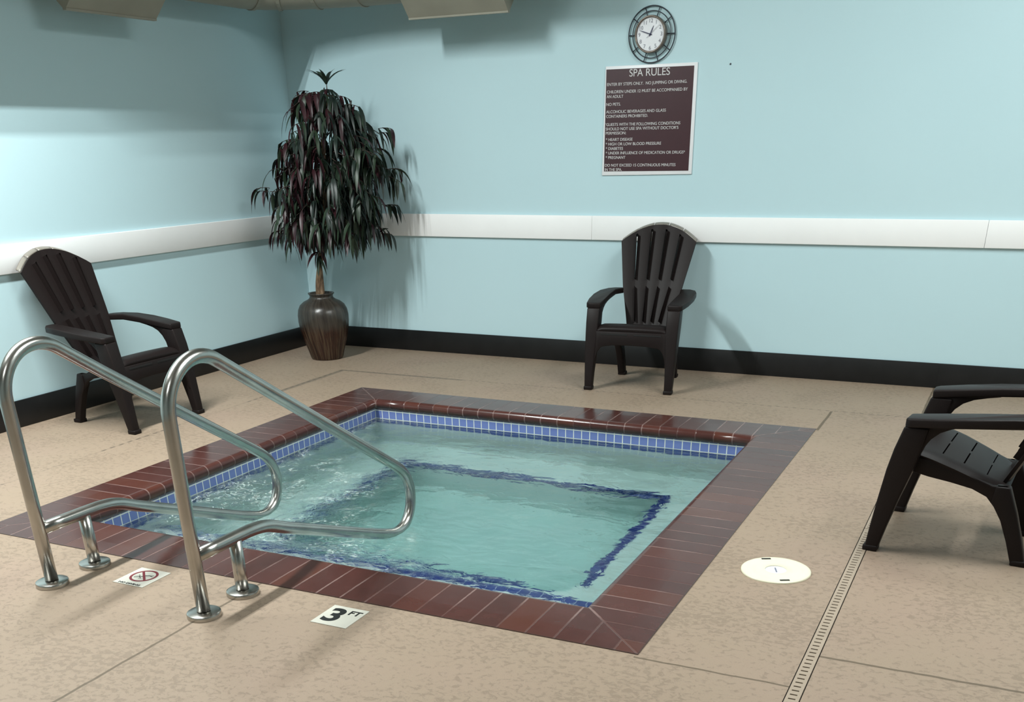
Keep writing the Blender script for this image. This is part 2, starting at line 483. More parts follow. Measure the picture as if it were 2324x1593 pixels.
LW = RY0
slab('wall_back', -0.12, RX1, 0.0, 0.12, 0, ZC, M['wall'], 'pale teal wall with the clock and the rules sign')
slab('wall_left', -0.12, 0.0, LW, 0.0, 0, ZC, M['wall'], 'pale teal wall on the left behind a brown chair')
slab('wall_right', RX1, RX1+0.12, RY0, 0.0, 0, ZC, M['room'], 'right wall of the room out of view')
slab('wall_front', RX0, RX1, RY0-0.12, RY0, 0, ZC, M['room'], 'wall behind the camera')
slab('ceiling', RX0, RX1, RY0, 0.0, ZC, ZC+0.1, M['ceil'], 'off white ceiling above the spa')

for name, x0, x1, y0, y1, lab in (('baseboard_back', 0.013, RX1, -0.013, -0.0005, 'black base along the back wall'), ('baseboard_left', 0.0005, 0.013, LW, -0.0005, 'black base along the left wall')):
    b = bmesh.new(); box(b, x0, x1, y0, y1, 0.0, 0.156)
    if name == 'baseboard_back':
        for sx in (3.761, 4.95):
            box(b, sx-0.002, sx+0.002, y0-0.0012, y0+0.001, 0.004, 0.155)
    o = obj(name, b, M['black']); bevel(o, 0.004); tag(o, lab, 'baseboard', kind='structure')

# white chair rail boards, butt jointed
b = bmesh.new()
for a, c in ((0.02, 2.511), (2.5125, 5.082), (5.0835, RX1)):
    box(b, a, c, -0.020, -0.0005, 0.852, 1.008)
o = obj('trim_1', b, M['white']); bevel(o, 0.0025); tag(o, 'wide white board along the back wall', 'trim', kind='structure')
b = bmesh.new(); box(b, 0.0005, 0.020, LW, -0.0005, 0.852, 1.008)
o = obj('trim_2', b, M['white']); bevel(o, 0.0025); tag(o, 'wide white board along the left wall', 'trim', kind='structure')

# ------------------------------------------------------------------ ceiling duct with two V shaped diffusers
duct = tag(empty('air_duct', (0.62, -0.9, 2.28)), 'cream round air duct bending round the corner under the ceiling', 'duct')
LOC = Vector((0.62, -0.9, 2.28))
DL, DB, DRX, DRY, DR, DZ = 0.27, 0.40, 0.90, 0.35, 0.215, 2.512
path = [(DL, y) for y in [LW+0.02 + k*(-DB-DRY-LW-0.02)/8 for k in range(9)]]
for k in range(1, 9):
    a = k/8*PI/2
    path.append((DL+DRX-DRX*math.cos(a), -DB-DRY+DRY*math.sin(a)))
path += [(DL+DRX+k*(2.6-DL-DRX)/4, -DB) for k in range(1, 5)]
b = bmesh.new(); tube(b, [Vector((x, y, DZ))-LOC for x, y in path], DR, 36)
obj('duct_pipe', b, M['duct'], duct, smooth=True)
for k in (9, 11, 13, 15, 17):
    p0, p1, p2 = [Vector((*path[q], DZ)) for q in (k-1, k, k+1)]
    t = (p2-p0).normalized()*0.012
    b = bmesh.new(); tube(b, [p1-t-LOC, p1+t-LOC], DR+0.006, 36)
    obj('seam_band', b, M['duct'], duct, smooth=False)
for (ax, c, a0, a1, zr) in (('y', DL, -2.323, -1.623, 2.167), ('x', -DB, 1.343, 2.071, 2.204)):
    b = bmesh.new()
    hw, zt = 0.20, zr+0.19
    pts = [(-0.006, zr), (0.006, zr), (hw, zt), (hw, zt+0.015), (-hw, zt+0.015), (-hw, zt)]
    if ax == 'y': prism(b, pts, a0, a1, lambda u, v, w: Vector((c+u, w, v))-LOC)
    else: prism(b, pts, a0, a1, lambda u, v, w: Vector((w, c+u, v))-LOC)
    d = obj('diffuser', b, M['duct'], duct)
    b = bmesh.new()
    lp = [(-0.012, zr-0.004), (0.012, zr-0.004), (0.014, zr+0.006), (-0.014, zr+0.006)]
    if ax == 'y': prism(b, lp, a0-0.001, a1+0.001, lambda u, v, w: Vector((c+u, w, v))-LOC)
    else: prism(b, lp, a0-0.001, a1+0.001, lambda u, v, w: Vector((w, c+u, v))-LOC)
    obj('diffuser_lip', b, M['duct'], d)

# ------------------------------------------------------------------ spa pool
pool = tag(empty('spa_pool', ((PX0+PX1)/2, (PY0+PY1)/2, 0)), 'square sunken spa with brick red coping and blue waterline tiles', 'hot tub')
PO = Vector(((PX0+PX1)/2, (PY0+PY1)/2, 0))
TW = 0.02                       # tile face sits behind the bullnose
TX0, TX1, TY0, TY1 = IX0-TW, IX1+TW, IY0-TW, IY1+TW
# coping: profile (v across, z), v = 0 at the nose
prof = [(0.30, -0.02), (0.30, 0.0025), (0.20, 0.004), (0.10, 0.004), (0.034, 0.004)]
for k in range(1, 9):
    a = k/8*PI*0.62
    prof.append((0.032-0.032*math.sin(a), -0.028+0.032*math.cos(a)))
prof += [(0.016, -0.060), (0.045, -0.060)]
b = bmesh.new(); uvl = b.loops.layers.uv.new('UVMap')
corners = [(IX0, IY0), (IX1, IY0), (IX1, IY1), (IX0, IY1)]
for s in range(4):
    a = Vector((*corners[s], 0)); c = Vector((*corners[(s+1) % 4], 0)); d = (c-a).normalized(); L = (c-a).length
    nrm = Vector((d.y, -d.x, 0))
    for half in (0, 1):
        cols = []
        nseg = 6
        for k in range(nseg+1):
            col = []
            for v, z in prof:
                u = -v + (L/2+v)*k/nseg       # from mitre to the middle of the side
                p = (a + d*u if half == 0 else c - d*u) + nrm*v + Vector((0, 0, z)) - PO
                col.append((b.verts.new(p), (u, v)))
            cols.append(col)
        for k in range(nseg):
            for q in range(len(prof)-1):
                quad = [cols[k][q], cols[k+1][q], cols[k+1][q+1], cols[k][q+1]]
                if half: quad = quad[::-1]
                f = b.faces.new([x[0] for x in quad])
                for lp, x in zip(f.loops, quad): lp[uvl].uv = x[1]
                f.smooth = q >= 4
bmesh.ops.remove_doubles(b, verts=b.verts, dist=1e-5)
cp = obj('coping', b, M['coping'], pool, recalc=True)

ZW = -0.12
# waterline tile band
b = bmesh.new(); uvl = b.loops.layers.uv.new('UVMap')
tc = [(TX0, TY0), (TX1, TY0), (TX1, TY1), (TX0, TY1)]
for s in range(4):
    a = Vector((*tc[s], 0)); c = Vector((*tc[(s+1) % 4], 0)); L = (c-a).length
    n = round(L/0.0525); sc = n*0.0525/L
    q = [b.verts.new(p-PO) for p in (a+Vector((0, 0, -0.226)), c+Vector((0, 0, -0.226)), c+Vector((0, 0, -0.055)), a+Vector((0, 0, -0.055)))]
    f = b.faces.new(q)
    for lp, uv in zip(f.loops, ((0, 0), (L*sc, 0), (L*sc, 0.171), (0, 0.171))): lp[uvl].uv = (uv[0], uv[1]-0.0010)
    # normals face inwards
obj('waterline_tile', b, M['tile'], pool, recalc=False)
# plaster basin: walls, benches, steps and floor
BZ, S1Z, FZ = -0.62, -0.345, -1.03
BXL, BXR, BYB, S2Y, S1Y = 2.09, 3.745, -2.03, -3.36, -3.665
b = bmesh.new()
def quad(*pts): b.faces.new([b.verts.new(Vector(p)-PO) for p in pts])
for s in range(4):
    a, c = tc[s], tc[(s+1) % 4]
    quad((*a, FZ), (*c, FZ), (*c, -0.226), (*a, -0.226))
quad((TX0, TY0, FZ), (TX1, TY0, FZ), (TX1, TY1, FZ), (TX0, TY1, FZ))
obj('basin', b, M['plaster'], pool, recalc=False)
b = bmesh.new()
box(b, TX0-PO.x, BXL-PO.x, S1Y-PO.y, TY1-PO.y, FZ, BZ)
box(b, BXR-PO.x, TX1-PO.x, S1Y-PO.y, TY1-PO.y, FZ, BZ)
box(b, BXL-PO.x, BXR-PO.x, BYB-PO.y, TY1-PO.y, FZ, BZ)
obj('bench', b, M['plaster'], pool)
b = bmesh.new()
box(b, BXL-PO.x, BXR-PO.x, S1Y-PO.y, S2Y-PO.y, FZ, BZ+0.001)
obj('step', b, M['plaster'], pool)
b = bmesh.new()
box(b, TX0-PO.x, TX1-PO.x, TY0-PO.y, S1Y-PO.y, FZ, S1Z)
obj('step', b, M['plaster'], pool)


def strip(x0, x1, y0, y1, z):
    bb = bmesh.new(); ul = bb.loops.layers.uv.new('UVMap')
    t = 0.05
    def face(pts, uvs):
        f = bb.faces.new([bb.verts.new(Vector(p)-PO) for p in pts])
        for lp, uv in zip(f.loops, uvs): lp[ul].uv = uv
    Lx, Ly = x1-x0, y1-y0
    o_ = 0.0015
    if Lx > Ly: uv = ((0, 0), (Lx, 0), (Lx, Ly), (0, Ly))
    else: uv = ((0, 0), (0, Lx), (Ly, Lx), (Ly, 0))
    face(((x0, y0, z+o_), (x1, y0, z+o_), (x1, y1, z+o_), (x0, y1, z+o_)), uv)
    if Lx > Ly:
        for yy, s in ((y0-o_, 1), (y1+o_, -1)):
            face(((x0, yy, z-t), (x1, yy, z-t), (x1, yy, z+o_), (x0, yy, z+o_))[::s], ((0, 0), (Lx, 0), (Lx, t), (0, t))[::s])
    else:
        for xx, s in ((x0-o_, -1), (x1+o_, 1)):
            face(((xx, y0, z-t), (xx, y1, z-t), (xx, y1, z+o_), (xx, y0, z+o_))[::s], ((0, 0), (Ly, 0), (Ly, t), (0, t))[::s])
    return obj('edge_tile_strip', bb, M['edge'], pool, recalc=False)


E_ = 0.052
strip(BXL-E_, BXL, S2Y+0.02, BYB, BZ)
strip(BXR, BXR+E_, S2Y+0.06, BYB, BZ)
strip(BXL-E_, BXR+E_, BYB, BYB+E_, BZ)
strip(BXL, BXR-0.07, S2Y-E_, S2Y, BZ+0.001)
strip(TX0+0.01, TX1-0.005, S1Y-E_, S1Y, S1Z)

# water body
b = bmesh.new()
NX = NY = 190
wx0, wx1, wy0, wy1 = TX0-0.004, TX1+0.004, TY0-0.004, TY1+0.004
def wave(x, y):
    dl = (2.95-x)*0.9 + (-3.2-y)*0.55
    ch = min(1, max(0, (dl+0.25)/1.0))
    p = Vector((x, y, 0))
    h = 0.0030*noise.noise(Vector((x*5.2+y*2.0, y*8.0-x*1.5, 1.7)))
    h += 0.0018*noise.noise(Vector((x*13+3, y*19, 4.2)))
    h += ch*(0.0090*noise.noise(Vector((x*9, y*10, 7.7))) + 0.0045*noise.noise(Vector((x*27, y*29, 2.1))))
    e = min(x-wx0, wx1-x, y-wy0, wy1-y)
    return ZW + h*min(1, 0.35+e/0.15)
G = [[b.verts.new(Vector((wx0+(wx1-wx0)*i/NX, wy0+(wy1-wy0)*j/NY, wave(wx0+(wx1-wx0)*i/NX, wy0+(wy1-wy0)*j/NY)))) for j in range(NY+1)] for i in range(NX+1)]
for i in range(NX):
    for j in range(NY):
        f = b.faces.new((G[i][j], G[i+1][j], G[i+1][j+1], G[i][j+1])); f.smooth = True
ring = [G[i][0] for i in range(NX)] + [G[NX][j] for j in range(NY)] + [G[i][NY] for i in range(NX, 0, -1)] + [G[0][j] for j in range(NY, 0, -1)]
low = [b.verts.new((v.co.x, v.co.y, FZ-0.004)) for v in ring]
n = len(ring)
for i in range(n):
    j = (i+1) % n
    b.faces.new((ring[j], ring[i], low[i], low[j]))
b.faces.new(low[::-1])
tag(obj('water', b, M['water'], recalc=False), 'rippling pale green water filling the spa', 'water', kind='stuff')

# ------------------------------------------------------------------ handrails
def rail_path(ky):
    pts = [(-4.765, 0.006), (-4.765, 0.35), (-4.765, 0.62), (-4.765, 0.695)]
    cy, cz, r = -4.595, 0.70, 0.17
    a0, a1 = PI, PI/2 - math.radians(31.5)
    for k in range(1, 19):
        a = a0 + (a1-a0)*k/18
        pts.append((cy+r*math.cos(a), cz+r*math.sin(a)))
    s0 = pts[-1]
    end = (-3.50, 0.2275)
    for k in range(1, 6):
        pts.append((s0[0]+(end[0]-s0[0])*k/5, s0[1]+(end[1]-s0[1])*k/5))
    bend = [(-3.50, 0.2275), (-3.44, 0.190), (-3.393, 0.157), (-3.350, 0.113), (-3.326, 0.062), (-3.320, 0.010), (-3.332, -0.047), (-3.368, -0.095), (-3.425, -0.120), (-3.49, -0.119), (-3.57, -0.095), (-3.65, -0.068)]
    pts += [(p.x, p.y) for p in catmull([(y, z, 0) for y, z in bend], 4)][1:]
    e2 = (-4.27, 0.168)
    s1 = pts[-1]
    for k in range(1, 5): pts.append((s1[0]+(e2[0]-s1[0])*k/4, s1[1]+(e2[1]-s1[1])*k/4))
    b2 = [(-4.27, 0.168), (-4.315, 0.187), (-4.36, 0.204), (-4.41, 0.215), (-4.47, 0.2205)]
    pts += [(p.x, p.y) for p in catmull([(y, z, 0) for y, z in b2], 4)][1:]
    pts += [(-4.55, 0.2215), (-4.66, 0.222), (-4.755, 0.222)]
    out = []
    for y, z in pts:
        out.append((0, (y+4.765)*(ky if y > -4.5 else 1.0), z))
    return out


def handrail(x, y, ky, label):
    t = tag(empty('handrail', (x, y, 0)), label, 'handrail', 'stainless handrails at the spa steps')
    b = bmesh.new(); tube(b, rail_path(ky), 0.0242, 20)
    obj('rail_tube', b, M['steel'], t, smooth=True)
    b = bmesh.new(); tube(b, [(0, 0.215, 0.006), (0, 0.215, 0.1), (0, 0.215, 0.212)], 0.0242, 20)
    obj('support_post', b, M['steel'], t, smooth=True)
    for yy in (0.0, 0.215):
        b = bmesh.new(); lathe(b, [(0.0245, 0.0195), (0.054, 0.019), (0.0595, 0.0165), (0.061, 0.013), (0.061, 0.0)], 40, 0, yy)
        f = obj('flange', b, M['steel'], t, smooth=True)
        m = f.modifiers.new('edge', 'EDGE_SPLIT'); m.split_angle = math.radians(40)
    return t


handrail(2.91, -4.768, 1.0, 'right of the two curved steel handrails, foot on the deck joint')
handrail(2.168, -4.774, 0.972, 'left of the two curved steel handrails, in front of the left chair')

# ------------------------------------------------------------------ resin chairs
def build_chair(label, cat, group):
    root = tag(empty('adirondack_chair'), label, cat, group)
    mat = M['chair']
    # seat ---------------------------------------------------------
    sp = catmull([(0, 0.232, 0.372), (0, 0.232, 0.392), (0, 0.205, 0.410), (0, 0.15, 0.412), (0, 0.06, 0.388), (0, -0.04, 0.350), (0, -0.12, 0.316), (0, -0.185, 0.288)], 5)
    ns = len(sp)
    def at_y(v):
        k = min(int(v), ns-2); f = v-k
        return sp[k]*(1-f)+sp[k+1]*f
    rows_y = [0.175, 0.085, -0.005, -0.095]
    vs = [float(i) for i in range(ns)]
    slots = []
    for ry in rows_y[1:]:
        k = min(range(ns-1), key=lambda i: abs(sp[i].y-ry))
        vs += [k+0.34, k+0.60]; slots.append((k+0.34, k+0.60))
    vs = sorted(set(vs))
    us = [-1, -0.93, -0.84, -0.72, -0.5, -0.3, -0.07, 0.07, 0.3, 0.5, 0.72, 0.84, 0.93, 1]
    def sfn(u, v):
        p = at_y(v)
        hw = 0.238 if p.y > 0.05 else 0.238-(0.05-p.y)*0.16
        drop = 0.016*max(0, (abs(u)-0.8)/0.2)**2 + 0.004*u*u
        back = max(0, -p.y-0.08)/0.11
        return Vector((-u*(hw - 0.05*back*back*0.6), p.y, p.z - drop))
    def sh(i, j):
        a = vs[j]
        if any(abs(a-s[0]) < 1e-6 for s in slots):
            um = (us[i]+us[i+1])/2
            return 0.07 < abs(um) < 0.72
        return False
    b = bmesh.new(); sheet(b, us, vs, sfn, sh, 0.012, 0.05)
    o = obj('seat', b, mat, root, smooth=True); m = o.modifiers.new('e', 'EDGE_SPLIT'); m.split_angle = math.radians(50)
    # backrest -----------------------------------------------------
    TAN = 0.435
    def hw_at(z):
        if z < 0.58:
            f = (z-0.275)/(0.58-0.275); return 0.128+(0.205-0.128)*f**1.15
        f = (z-0.58)/(0.86-0.58); return 0.205+(0.258-0.205)*f
    sw = 0.030
    edges = [-0.6, -0.2, 0.2, 0.6]
    us = [-1.0, -0.9, -0.75]
    for e in edges:
        us += [e-sw, e+sw]
        us += [e+0.13, e+0.27] if e < 0.5 else [0.75, 0.9, 1.0]
    us = sorted(set(round(x, 4) for x in us))
    zl = [0.275, 0.31, 0.35, 0.365, 0.42, 0.48, 0.54, 0.578, 0.60, 0.625, 0.68, 0.74, 0.80, 0.835, 0.86]
    vs = [(z-0.275)/(0.86-0.275) for z in zl]
    def topz(u): return 0.858 + 0.102*(1-u*u)
    def bfn(u, v):
        zt = topz(u)
        # heights above the waist stretch to the arch
        z0 = 0.275+v*(0.86-0.275)
        z = z0 if z0 < 0.62 else 0.62+(z0-0.62)/(0.86-0.62)*(zt-0.62)
        for e in edges:          # slots narrow towards the seat
            if abs(u-e) <= sw+1e-3:
                u = e + (u-e)*(0.40+0.60*max(0.0, min(1.0, (z0-0.36)/0.46)))
        x = u*hw_at(min(z0, 0.86))
        y = -0.160-(z-0.275)*TAN - 0.016*(1-u*u)
        f = (u+1.0) % 0.4/0.4
        y += 0.0035*(1-(2*f-1)**2)
        return Vector((x, y, z))
    def bh(i, j):
        um = (us[i]+us[i+1])/2; z0 = (zl[j]+zl[j+1])/2
        if any(abs(um-e) < sw*0.9 for e in edges):
            return 0.365 < z0 < 0.578 or 0.625 < z0 < 0.835
        return False
    b = bmesh.new(); sheet(b, us, vs, bfn, bh, 0.014, 0.045)
    o = obj('backrest', b, mat, root, smooth=True); m = o.modifiers.new('e', 'EDGE_SPLIT'); m.split_angle = math.radians(45)
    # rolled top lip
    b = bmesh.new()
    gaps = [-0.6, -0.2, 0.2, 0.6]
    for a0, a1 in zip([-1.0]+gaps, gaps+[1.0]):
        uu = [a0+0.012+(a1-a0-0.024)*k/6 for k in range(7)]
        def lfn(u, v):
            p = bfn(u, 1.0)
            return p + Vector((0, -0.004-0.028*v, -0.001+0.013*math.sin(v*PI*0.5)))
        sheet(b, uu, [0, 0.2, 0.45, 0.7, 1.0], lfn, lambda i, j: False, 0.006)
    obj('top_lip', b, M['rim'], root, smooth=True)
    # arms, legs, rails ---------------------------------------------
    for s in (-1, 1):
        plan = [(0.222, 0.200), (0.300, 0.205), (0.318, 0.190), (0.336, 0.08), (0.342, -0.04), (0.332, -0.16), (0.305, -0.255), (0.262, -0.300), (0.205, -0.305), (0.196, -0.275), (0.214, -0.240), (0.226, -0.19), (0.226, -0.06), (0.222, 0.08)]
        def am(u, v, w, s=s):
            top = 0.540+0.038*min(1, (0.205-v)/0.35)
            return Vector((s*u, v, top-w))
        b = bmesh.new(); prism(b, plan, 0.0, 0.034, am)
        o = obj('armrest', b, mat, root); bevel(o, 0.007, 3)
        # front leg
        def ring(z, xi, xo, y0, y1): return [Vector((s*xi, y0, z)), Vector((s*xo, y0, z)), Vector((s*xo, y1, z)), Vector((s*xi, y1, z))]
        b = bmesh.new()
        loft(b, [ring(0.0, 0.246, 0.296, 0.238, 0.286), ring(0.10, 0.244, 0.299, 0.216, 0.276), ring(0.22, 0.238, 0.303, 0.186, 0.262), ring(0.34, 0.228, 0.306, 0.152, 0.246), ring(0.42, 0.226, 0.308, 0.134, 0.230), ring(0.51, 0.225, 0.309, 0.118, 0.205)])
        o = obj('leg', b, mat, root); bevel(o, 0.008, 3)
        b = bmesh.new(); box(b, min(s*0.243, s*0.299), max(s*0.243, s*0.299), 0.234, 0.291, 0.0, 0.024)
        f = obj('foot_cap', b, mat, o); bevel(f, 0.005, 2)
        # fillet under the arm
        fil = [(0.150, 0.37), (0.138, 0.40), (0.126, 0.435), (0.106, 0.468), (0.078, 0.494), (0.040, 0.512), (-0.010, 0.524), (-0.060, 0.533), (-0.055, 0.550), (0.10, 0.535), (0.165, 0.515), (0.185, 0.40)]
        b = bmesh.new(); prism(b, fil, 0.232, 0.292, lambda u, v, w, s=s: Vector((s*w, u, v)))
        o = obj('arm_bracket', b, mat, root); bevel(o, 0.004, 2)
        # side rail and rear leg
        xr = lambda y: 0.232-0.045*max(0, (0.2-y)/0.48)
        rail = [(0.19, 0.392), (0.06, 0.368), (-0.05, 0.330), (-0.13, 0.300), (-0.185, 0.30), (-0.205, 0.265), (-0.160, 0.205), (-0.115, 0.255), (-0.06, 0.280), (0.02, 0.297), (0.10, 0.310), (0.165, 0.325)]
        b = bmesh.new(); prism(b, rail, 0.0, 0.024, lambda u, v, w, s=s: Vector((s*(xr(u)-w+0.012), u, v)))
        o = obj('side_rail', b, mat, root); bevel(o, 0.005, 2)
        leg = [(-0.14, 0.300), (-0.190, 0.300), (-0.232, 0.20), (-0.268, 0.10), (-0.298, 0.0), (-0.248, 0.0), (-0.215, 0.09), (-0.180, 0.170), (-0.135, 0.24)]
        b = bmesh.new(); prism(b, leg, 0.0, 0.046, lambda u, v, w, s=s: Vector((s*(xr(u)-w+0.016+0.02*max(0, 0.3-v)), u, v)))
        o = obj('leg', b, mat, root); bevel(o, 0.006, 2)
        b = bmesh.new(); x_ = s*(xr(-0.27)+0.0); box(b, min(x_-s*0.030, x_+s*0.024), max(x_-s*0.030, x_+s*0.024), -0.303, -0.244, 0.0, 0.022)
        f = obj('foot_cap', b, mat, o); bevel(f, 0.005, 2)
    # front apron with arch
    arch = [(-0.236, 0.372), (0.236, 0.372), (0.244, 0.16), (0.238, 0.16)]
    for k in range(1, 9):
        a = k/9*PI/2
        arch.append((0.238-0.062*(1-math.cos(a)), 0.16+0.120*math.sin(a)))
    arch += [(0.12, 0.288), (0.0, 0.291), (-0.12, 0.288)]
    for k in range(8, 0, -1):
        a = k/9*PI/2
        arch.append((-0.238+0.062*(1-math.cos(a)), 0.16+0.120*math.sin(a)))
    arch += [(-0.238, 0.16), (-0.244, 0.16)]
    b = bmesh.new(); prism(b, arch, 0.0, 0.016, lambda u, v, w: Vector((u, 0.247+(0.30-v)*0.10-w, v)))
    o = obj('apron', b, mat, root); bevel(o, 0.004, 2)
    b = bmesh.new()
    for a0, a1 in ((-0.20, -0.022), (0.022, 0.20)):
        box(b, a0, a1, 0.2375, 0.2435, 0.352, 0.360)
    obj('apron_slot', b, M['dark'], root)
    return root


def dup(root, loc, rz, label):
    r = root.copy(); COL.objects.link(r); r.location = loc; r.rotation_euler = (0, 0, rz); r['label'] = label
    for ch in list(root.children):
        c = ch.copy(); COL.objects.link(c); c.parent = r
        for g in ch.children:
            d = g.copy(); COL.objects.link(d); d.parent = c
    return r


ch = build_chair('dark brown resin chair against the back wall under the rules sign', 'chair', 'brown resin chairs around the spa')
ch.location = (3.085, -0.566, 0); ch.rotation_euler = (0, 0, math.radians(184.3))
dup(ch, (0.522, -2.626, 0), math.radians(-90.9), 'dark brown resin chair against the left wall behind the handrails')
dup(ch, (5.262, -2.93, 0), math.radians(85.1), 'dark brown resin chair at right edge beside the drain, cut by the frame')

# ------------------------------------------------------------------ potted tree
PC = Vector((0.50, -0.53, 0))
tree = tag(empty('potted_tree', PC), 'weeping dark leaved tree in a glazed brown urn in the room corner', 'plant')
b = bmesh.new()
pr = [(0.0, 0.0), (0.118, 0.0), (0.125, 0.012), (0.140, 0.07), (0.165, 0.15), (0.184, 0.22), (0.193, 0.28), (0.194, 0.325), (0.187, 0.365), (0.170, 0.398), (0.140, 0.422), (0.108, 0.436), (0.092, 0.448), (0.088, 0.460), (0.092, 0.472), (0.100, 0.479), (0.098, 0.485), (0.086, 0.482), (0.078, 0.470), (0.078, 0.44), (0.10, 0.42)]
seg = 96
R = []
for r, z in pr:
    if r < 1e-6: R.append([b.verts.new((0, 0, z))]); continue
    row = []
    for i in range(seg):
        a = 2*PI*i/seg
        fl = 0.0028*math.cos(24*(a+z*0.6))*max(0, min(1, (0.34-z)/0.1))*min(1, z/0.05)
        row.append(b.verts.new(((r+fl)*math.cos(a), (r+fl)*math.sin(a), z)))
    R.append(row)
for A, B in zip(R, R[1:]):
    for i in range(seg):
        j = (i+1) % seg
        if len(A) == 1: b.faces.new((A[0], B[j], B[i]))
        else: b.faces.new((A[i], A[j], B[j], B[i]))
po = obj('pot', b, M['pot'], tree, smooth=True)
b = bmesh.new(); lathe(b, [(0.0, 0.445), (0.084, 0.44)], 32); obj('soil', b, M['bark'], tree)
def axis(z):
    f = max(0, (z-0.45)/1.35)
    return Vector((0.0+0.24*f**1.1+0.012*math.sin(z*7), -0.02*f+0.010*math.cos(z*6), z))
for ph in (0.0, PI):
    b = bmesh.new()
    pts = [axis(0.43+1.36*k/40) + Vector((math.cos(ph+k*0.30), math.sin(ph+k*0.30), 0))*(0.014*(1-k/55)) for k in range(41)]
    tube(b, pts, lambda t: 0.0215-0.012*t, 10)
    obj('trunk', b, M['bark'], tree, smooth=True)

fol = bmesh.new()
def branch(pts):
    bb = bmesh.new(); tube(bb, pts, lambda t: 0.0045-0.002*t, 6); obj('branch', bb, M['twig'], tree, smooth=True)

def leaf(p, d, L, w, mi, droop):
    """strip leaf from p heading d, bending down"""
    side = d.cross(Vector((0, 0, 1)))
    if side.length < 1e-3: side = Vector((1, 0, 0))
    side.normalize(); side = (side + Vector((random.uniform(-.4, .4), random.uniform(-.4, .4), random.uniform(-.5, .5)))).normalized()
    prevL = prevR = None; pos = p.copy(); dr = d.normalized(); nseg = 6
    prevM = None
    for k in range(nseg+1):
        f = k/nseg
        wid = w*(math.sin(PI*min(1, 0.08+0.92*f)**0.75)) if f < 1 else 0.0005
        sd = (side - dr*side.dot(dr)).normalized()
        up_ = sd.cross(dr)
        l_ = fol.verts.new(pos+sd*wid/2+up_*wid*0.12); r_ = fol.verts.new(pos-sd*wid/2+up_*wid*0.12); m_ = fol.verts.new(pos)
        if prevL:
            for q in ((prevL, prevM, m_, l_), (prevM, prevR, r_, m_)):
                fc = fol.faces.new(q); fc.material_index = mi; fc.smooth = True
        prevL, prevR, prevM = l_, r_, m_
        dr = (dr + Vector((0, 0, -1))*droop*(1.0/nseg)*(1.4-f*0.6)).normalized()
        pos = pos + dr*(L/nseg)


RIGHT = Vector((0.811, 0.585, 0)); TOCAM = Vector((0.585, -0.811, 0))
def clamp(p):
    p.x = max(p.x, -PC.x+0.05); p.y = min(p.y, -PC.y-0.05); return p
def cluster(c, out, n, L, bias):
    # twig then alternating drooping leaves
    tw = []
    d = (out*0.8+Vector((0, 0, 0.25))).normalized(); p = c.copy()
    for k in range(n):
        tw.append(p.copy()); d = (d+Vector((0, 0, -0.16))).normalized(); p = clamp(p + d*0.030)
    n0 = len(fol.faces)
    tube(fol, tw, 0.0020, 4); fol.faces.ensure_lookup_table()
    for fi in range(n0, len(fol.faces)): fol.faces[fi].material_index = 3
    for k, q in enumerate(tw):
        a = random.uniform(0, 2*PI)
        o = (d*0.55 + Vector((math.cos(a), math.sin(a), random.uniform(-0.5, 0.45)))*0.8).normalized()
        r = random.random()
        mi = 2 if r < bias else (1 if r > 0.66 else 0)
        leaf(q, o, L*random.uniform(0.75, 1.15), random.uniform(0.021, 0.034), mi, random.uniform(1.6, 3.2))


def crown(z):
    tab = [(0.74, 0.10), (0.86, 0.19), (1.0, 0.27), (1.15, 0.32), (1.4, 0.325), (1.55, 0.265), (1.7, 0.16), (1.80, 0.09)]
    for (a, ra), (c, rc) in zip(tab, tab[1:]):
        if a <= z <= c: return ra+(rc-ra)*(z-a)/(c-a)
    return 0.1
for k in range(300):
    z = random.uniform(0.90, 1.80)
    if random.random() < 0.30: z = random.uniform(0.90, 1.35)
    a = random.uniform(0, 2*PI)
    o = Vector((math.cos(a), math.sin(a), 0))
    rr = crown(z)*random.uniform(0.35, 0.80 if random.random() < 0.8 else 1.08)
    ax = axis(z); ctr = Vector((0.175+0.07*(z-1.0), -0.02, z))
    c = clamp(ctr + o*rr)
    if random.random() < 0.2:
        branch([clamp(v) for v in (axis(z-0.06), (axis(z)+c)*0.5+Vector((0, 0, 0.03)), c)])
    tl = o.dot(RIGHT)
    cluster(c, o, random.randint(4, 7), 0.185, 0.14+0.36*max(0, -tl)+(0.15 if z < 0.95 else 0))
# sprays that stand clear of the crown: left, lower left, right shoulder
for (t, dpt, z0, t1, z1) in ((-0.10, 0.05, 1.13, -0.29, 1.19), (-0.08, 0.05, 0.93, -0.225, 0.90), (0.40, 0.06, 1.66, 0.52, 1.55), (0.44, 0.02, 1.35, 0.57, 1.33), (0.42, 0.0, 1.05, 0.54, 1.08), (0.40, 0.05, 0.86, 0.47, 0.90), (0.05, 0.1, 1.72, 0.06, 1.79), (0.14, 0.1, 0.80, 0.02, 0.76)):
    A = axis(z0) if t < 0.2 else RIGHT*t*0.6 + Vector((0, 0, z0)); Bp = clamp(RIGHT*t1 + TOCAM*dpt + Vector((0, 0, z1)))
    branch([clamp(v) for v in (A, (A+Bp)*0.5+Vector((0, 0, 0.03)), Bp)])
    o = (Bp-A); o.z = 0; o.normalize()
    for q in range(2): cluster(clamp(Bp + Vector((random.uniform(-.02, .02), random.uniform(-.02, .02), random.uniform(-.02, .03)))), o, 4, 0.15, 0.75 if t < 0.2 else 0.12)
